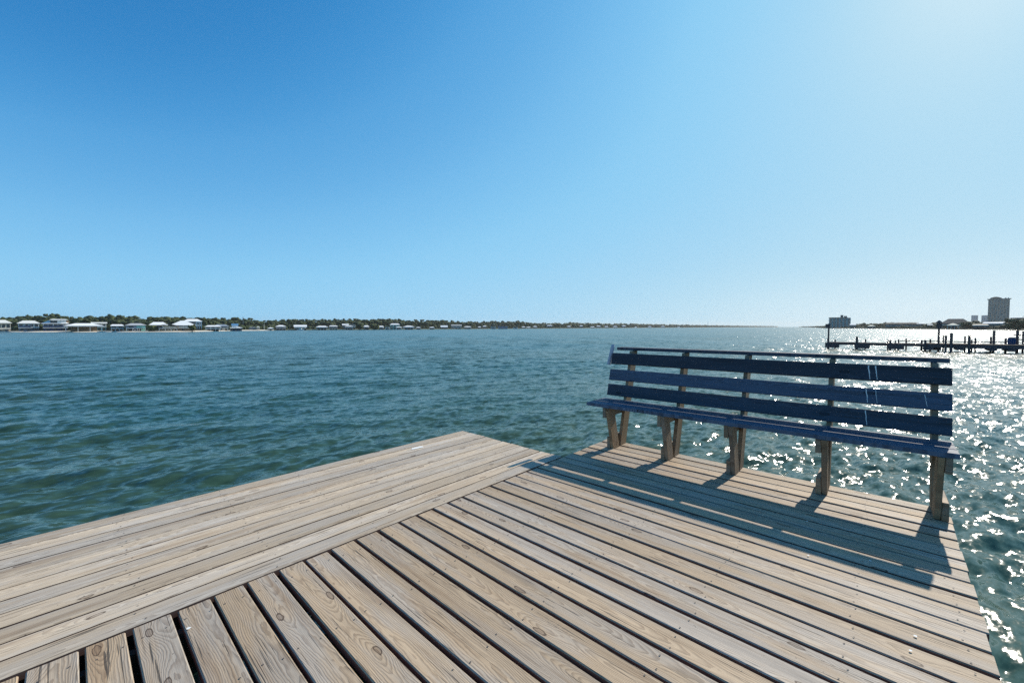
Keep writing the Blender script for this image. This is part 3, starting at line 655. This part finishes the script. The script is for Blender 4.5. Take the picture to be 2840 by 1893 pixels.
# ------------------------------------------------------------------ poles, boat
def pole(name, label, px, depth, ytop, ybase, r, cat, mat='c_offw', arm=0):
    z0, z1 = hz(px, ybase, depth), hz(px, ytop, depth); e = tag(empty(name, at(px, depth, z0), RZ), label, cat)
    MB().tube([(0, 0, -1), (0, 0, z1 - z0)], [r, r * .7], 8).build('shaft', M[mat], e)
    if arm: MB().box(-arm, arm, -.1, .1, z1 - z0 - .9, z1 - z0 - .7).build('crossarm', M[mat], e)
pole('flagpole', 'thin white pole on the shore left of the pink house', 733, 350, 898, 916, .16, 'pole')
pole('radio_mast', 'thin radio mast sticking out of the trees above the boathouse', 675, 380, 878, 905, .2, 'mast', 'c_slate', 1.2)
pole('radio_mast', 'thin radio mast on the hazy far shore', 1963, 1500, 892, 906, .7, 'mast', 'c_slate')
def boat(label, px, depth, L):
    e = tag(empty('motor_boat', at(px, depth, .05), RZ + R(12)), label, 'boat'); vs = []; n = 7
    for i in range(n):
        q = i / (n - 1); wv = .95 * math.sin(math.pi * min(.5, .16 + .5 * (1 - q))) * (1 if q < .95 else .2); x = -L / 2 + L * q
        vs += [(x, -wv, .75 + .3 * q), (x, -wv * .7, -.2), (x, wv * .7, -.2), (x, wv, .75 + .3 * q)]
    fs = [(4 * i + k_, 4 * (i + 1) + k_, 4 * (i + 1) + (k_ + 1) % 4, 4 * i + (k_ + 1) % 4) for i in range(n - 1) for k_ in range(4)] + [(0, 1, 2, 3), (27, 26, 25, 24)]
    MB().quadmesh(vs, fs).build('hull', cm('white'), e)
    MB().box(-.8, .9, -.7, .7, .8, 1.5).build('console', cm('white'), e); MB().box(-.6, 1.1, -.75, .75, 2.2, 2.3).build('canopy', cm('white'), e)
    for xx in (-.5, .95): MB().box(xx - .05, xx + .05, -.68, -.6, 1.5, 2.2).build('canopy_post', cm('grey'), e)
boat('small white motor boat moored in front of the metal roofed boathouse', 834, 358, 5.5)

# ------------------------------------------------------------------ right shore buildings
def block(name, label, px0, px1, ytop, ybase, depth, wall, floors, bays, deep=18., slab=True, extra=None, cat='building', band=.3, yaw=0.):
    pc = (px0 + px1) / 2; th = math.atan((pc - 1420) / 1128); s = depth / 1128 * math.cos(th); w = (px1 - px0) * s; z0, z1 = hz(pc, ybase, depth), hz(pc, ytop, depth); h = z1 - z0
    e = tag(empty(name, at(pc, depth, z0), RZ - th + R(yaw)), label, cat)
    MB().box(-w / 2, w / 2, 0, deep, -2, h).build('wall', cm(wall), e); fh = h / floors
    for i in range(floors):
        if slab: MB().box(-w / 2 + .3, w / 2 - .3, -1.1, -.003, i * fh + fh * .02, i * fh + fh * .02 + .25).build('balcony', cm(wall), e)
        for j in range(bays):
            xx = -w / 2 + w * (j + .5) / bays; ww = w / bays * .3
            MB().box(xx - ww, xx + ww, -.06, -.004, i * fh + fh * .22, i * fh + fh * .78).build('window', M['glass'], e)
    if extra: extra(e, s, w, h, deep)
    return e
def condo_top(e, s, w, h, deep):
    MB().box(-w / 2 - .6, w * .36, -1.2, deep + .5, h + .003, h + .7).build('cornice', cm('tealdk'), e)
    MB().box(.03 * w, .16 * w, 4, 10, h + .703, h + 4.2).build('lift_house', cm('tealdk'), e)
    MB().box(.19 * w, .33 * w, 4, 10, h + .703, h + 2.8).build('plant_room', cm('tealdk'), e)
    for i in range(6): MB().box(-w / 2 - 1.6, -w / 2 - .003, -.8, 3, h * (i + .3) / 6.3, h * (i + .3) / 6.3 + .35).build('balcony', cm('white'), e)
block('condominium', 'five storey teal apartment block on the point beyond the pier', 2298, 2358, 881, 909.5, 620, 'condo', 5, 6, 22., True, condo_top)
def tower_top(e, s, w, h, deep):
    MB().box(-w / 2 - 1.5, w / 2 + 1.8, -1.6, deep + 1, h + .003, h + .6).build('cornice', cm('stone'), e)
    mb = MB(); n = 8; a, b = -w * .42, w * .14
    vs = []
    for i in range(n + 1): q = i / n; x = a + (b - a) * q; z = h + .604 + 3.6 * math.sin(math.pi * (.12 + .80 * q)) ; vs += [(x, 0, h + .604), (x, 0, z), (x, deep, z), (x, deep, h + .604)]
    fs = [(4 * i + k_, 4 * (i + 1) + k_, 4 * (i + 1) + (k_ + 1) % 4, 4 * i + (k_ + 1) % 4) for i in range(n) for k_ in range(4)] + [(0, 1, 2, 3), tuple(4 * n + k_ for k_ in (3, 2, 1, 0))]
    mb.quadmesh(vs, fs).build('curved_roof', cm('dkroof'), e)
    MB().box(w * .26, w * .34, 3, 6, h + .604, h + 2.2).build('roof_unit', cm('grey'), e); MB().box(w * .4, w * .45, 3, 6, h + .604, h + 2.4).build('roof_unit', cm('grey'), e)
block('apartment_tower', 'tall grey apartment tower with a curved roof at right', 2737, 2797, 829, 893, 760, 'stone', 14, 7, 24., True, tower_top)
block('hotel_tower', 'distant pale blue tower left of the tall grey tower', 2692, 2711, 874, 895, 1500, 'blgrey', 10, 3, 20., False)
block('hotel_tower', 'distant pale blue tower half hidden by the tall grey tower', 2720, 2739, 874, 895, 1450, 'blgrey', 10, 3, 20., False)
RG = 'low buildings on the right shore'
H('large building under a big dark hipped roof on the right shore', 2606, 2692, 883.5, 897, 900, 911, 350, 'tealdk', 'dkroof', 'wall', 'tealdk', ridge=.5, wins=6, deep=14., group=RG, cat='building', name='waterfront_building')
H('pavilion with cream pyramid roof in front of the big dark roof', 2624, 2660, 896, 901.8, 902.5, 911.5, 325, 'tealdk', 'cream', 'open', 'dark', ridge=.1, wins=0, group=RG, cat='pavilion', name='pavilion')
H('long building with bright white flat roof at the foot of the tall tower', 2722, 2792, 892.5, 896.8, 899, 911, 300, 'tealdk', 'white', 'wall', 'tealdk', ridge=.85, wins=7, deep=10., group=RG, cat='building', name='waterfront_building')
H('low building with beige roof below the pale towers', 2694, 2742, 898.5, 901.8, 903, 911.5, 292, 'tealdk', 'beige', 'wall', 'dark', ridge=.8, wins=4, deep=8., group=RG, cat='building', name='waterfront_building')
H('low building with white parapet at the right edge of the shore', 2796, 2872, 879.5, 881, 896, 911, 300, 'tealdk', 'white', 'wall', 'tealdk', 'side', wins=6, deep=10., group=RG, cat='building', name='waterfront_building')
H('steep slate gabled roof at the far right edge', 2826, 2880, 866, 884, 896, 910, 330, 'tealdk', 'dkroof', 'wall', 'tealdk', 'gable', wins=2, deep=10., group=RG, cat='building', name='waterfront_building')
H('small house with pale roof beside the teal apartment block', 2356, 2374, 898, 901, 904, 909.5, 545, 'tealdk', 'white', 'wall', 'tealdk', 'side', wins=1, group=RG)
H('tiny cottage with cream gabled roof on the right shore', 2404, 2428, 901, 904.3, 905.5, 910.5, 470, 'tealdk', 'cream', 'wall', 'tealdk', ridge=.2, wins=1, group=RG)
H('long low dark roofed building in the middle of the right shore', 2452, 2545, 894, 898, 903, 910.5, 440, 'tealdk', 'dkroof', 'wall', 'tealdk', ridge=.9, wins=8, group=RG, cat='building', name='waterfront_building')
H('small flat white roof right of the long low building', 2541, 2563, 895.5, 897.8, 902, 910.5, 415, 'tealdk', 'white', 'wall', 'tealdk', 'side', wins=2, group=RG)
H('white roofed cottage left of the tall pier pole', 2571, 2586, 898.5, 901, 904, 911, 385, 'tealdk', 'white', 'wall', 'tealdk', 'side', wins=1, group=RG)

# ------------------------------------------------------------------ neighbouring pier
PX = 57.0
def pier_y(px):                      # where the bearing of a photo column meets the line x = PX
    d = FWD + RT * ((px - 1420) / 1128); return d.y * PX / d.x
def dep(px): return PX / (FWD + RT * ((px - 1420) / 1128)).x
pier = tag(empty('fishing_pier', (PX, 0, 0)), 'dark narrow timber pier on piles out on the glittering water', 'pier')
yA, yB, yC = pier_y(2296), pier_y(2572), pier_y(3150)
zt = .72
n = 16
for i in range(n):                   # narrow finger
    a = yA + (yB - yA) * i / n; b = yA + (yB - yA) * (i + 1) / n + .03
    MB().box(-.45, .45, b, a, zt - .05, zt).build('plank_section', M['pile'], pier)
for xx in (-.4, .36): MB().box(xx, xx + .06, yB, yA, zt - .28, zt - .053).build('stringer', M['pile'], pier)
n = 22
for i in range(n):                   # wide main deck
    a = yB + (yC - yB) * i / n; b = yB + (yC - yB) * (i + 1) / n + .03
    MB().box(-1.1, 1.3, b, a, zt, zt + .055).build('plank_section', M['under'], pier)
for xx in (-1.1, 1.1): MB().box(xx, xx + .1, yC, yB, zt - .32, zt - .003).build('stringer', M['pile'], pier)
def ppile(px, ytop, x=0., r=.11, tail=1.2):
    d = dep(px) * (PX + x) / PX; y = pier_y(px) * (PX + x) / PX; z1 = hz(px, ytop, d)
    MB().tube([(x, y, -tail), (x, y, z1)], [r * .85, r * .78], 9).build('pile', M['pile'], pier)
for px, yt, x, r in ((2297.5, 938, -.55, .11), (2317, 941, .5, .08), (2377, 933, -.6, .13), (2401, 940, .55, .08), (2463, 942, .6, .08), (2470, 942, -.6, .11), (2484, 944, .6, .07), (2493, 941, .9, .08), (2514, 938.5, 1.5, .08),
                     (2557, 943, .6, .10), (2567, 942, -.6, .11), (2581, 940, 1.2, .09), (2617, 930, 1.5, .07), (2624, 930, -1.25, .10), (2639, 923, -1.3, .13), (2677, 932, 1.5, .08), (2689, 930, -1.25, .12), (2696, 942, 1.5, .07), (2706, 937, 1.5, .08),
                     (2749, 934, 1.5, .09), (2757, 916, 1.5, .11), (2790, 938, 1.5, .10), (2822, 916, 1.5, .12), (2838, 918, 1.5, .08), (2905, 925, -1.25, .12), (2960, 925, 1.5, .12)): ppile(px, yt, x, r)
for px in (2307, 2390, 2481, 2578, 2660, 2750, 2800): 
    y = pier_y(px); wv = 1.1 if px < 2570 else 1.0
    MB().box(-.62 if px < 2570 else -1.3, .62 if px < 2570 else 1.45, y - .22, y + .22, .2, zt - .283 if px < 2570 else zt - .325).build('cap_beam', M['pile'], pier)
for px in (2307, 2389, 2481, 2580): y = pier_y(px); MB().box(-.75, -.66, y - .62 - .1, y + .5, .12, zt - .06).build('brace_board', M['pile'], pier)
MB().box(.9, .98, pier_y(2840), pier_y(2497), zt + .18, zt + .26).build('rail', M['pile'], pier)
for z_ in (1.15, 1.55): MB().box(1.45, 1.53, yC, pier_y(2822), z_, z_ + .09).build('rail', M['pile'], pier)
def lamp_pole(label, px, ytop, box):
    d = dep(px); y = pier_y(px); z1 = hz(px, ytop, d); e = tag(empty('mooring_pole', (PX - .3, y, zt), RZ), label, 'pole')
    MB().tube([(0, 0, -.8), (0, 0, z1 - zt)], [.085, .07], 9).build('shaft', M['pile'], e)
    if box:
        MB().box(-.12, .12, -.12, .12, z1 - zt - .6, z1 - zt - .1).build('box', M['pile'], e)
        hip(MB(), -.19, .19, -.19, .19, z1 - zt - .05, z1 - zt + .18, .2, .04).build('box_roof', M['pile'], e)
    else: MB().box(-.35, .12, -.03, .03, z1 - zt - .5, z1 - zt - .05).build('sign_board', M['pile'], e)
lamp_pole('tall thin pole at the seaward end of the neighbouring pier', 2299, 897, False)
lamp_pole('tall pole with a small bird box on the neighbouring pier', 2603, 893, True)
y = pier_y(2811); e = tag(empty('barrel', (PX + .6, y, zt + .056)), 'small blue barrel standing on the neighbouring pier', 'barrel')
MB().tube([(0, 0, 0), (0, 0, .1), (0, 0, .3), (0, 0, .5), (0, 0, .6)], [.21, .24, .25, .24, .21], 14).build('body', cm('navy'), e); MB().tube([(0, 0, .601), (0, 0, .63)], [.22, .22], 14).build('lid', cm('dark'), e)

# ------------------------------------------------------------------ haze
t = bpy.data.materials.new('haze'); t.use_nodes = True; nt = t.node_tree; nt.nodes.clear()
mo = nt.nodes.new('ShaderNodeOutputMaterial'); pv = nt.nodes.new('ShaderNodeVolumePrincipled')
pv.inputs['Color'].default_value = (.94, .96, .94, 1); pv.inputs['Density'].default_value = 9e-5; pv.inputs['Anisotropy'].default_value = .2
nt.links.new(pv.outputs[0], mo.inputs['Volume'])
tag(MB().box(-9400, 9400, -9400, 9400, -4, 75).build('haze', t), 'thin pale sea haze over the bay', 'haze', None, 'stuff')
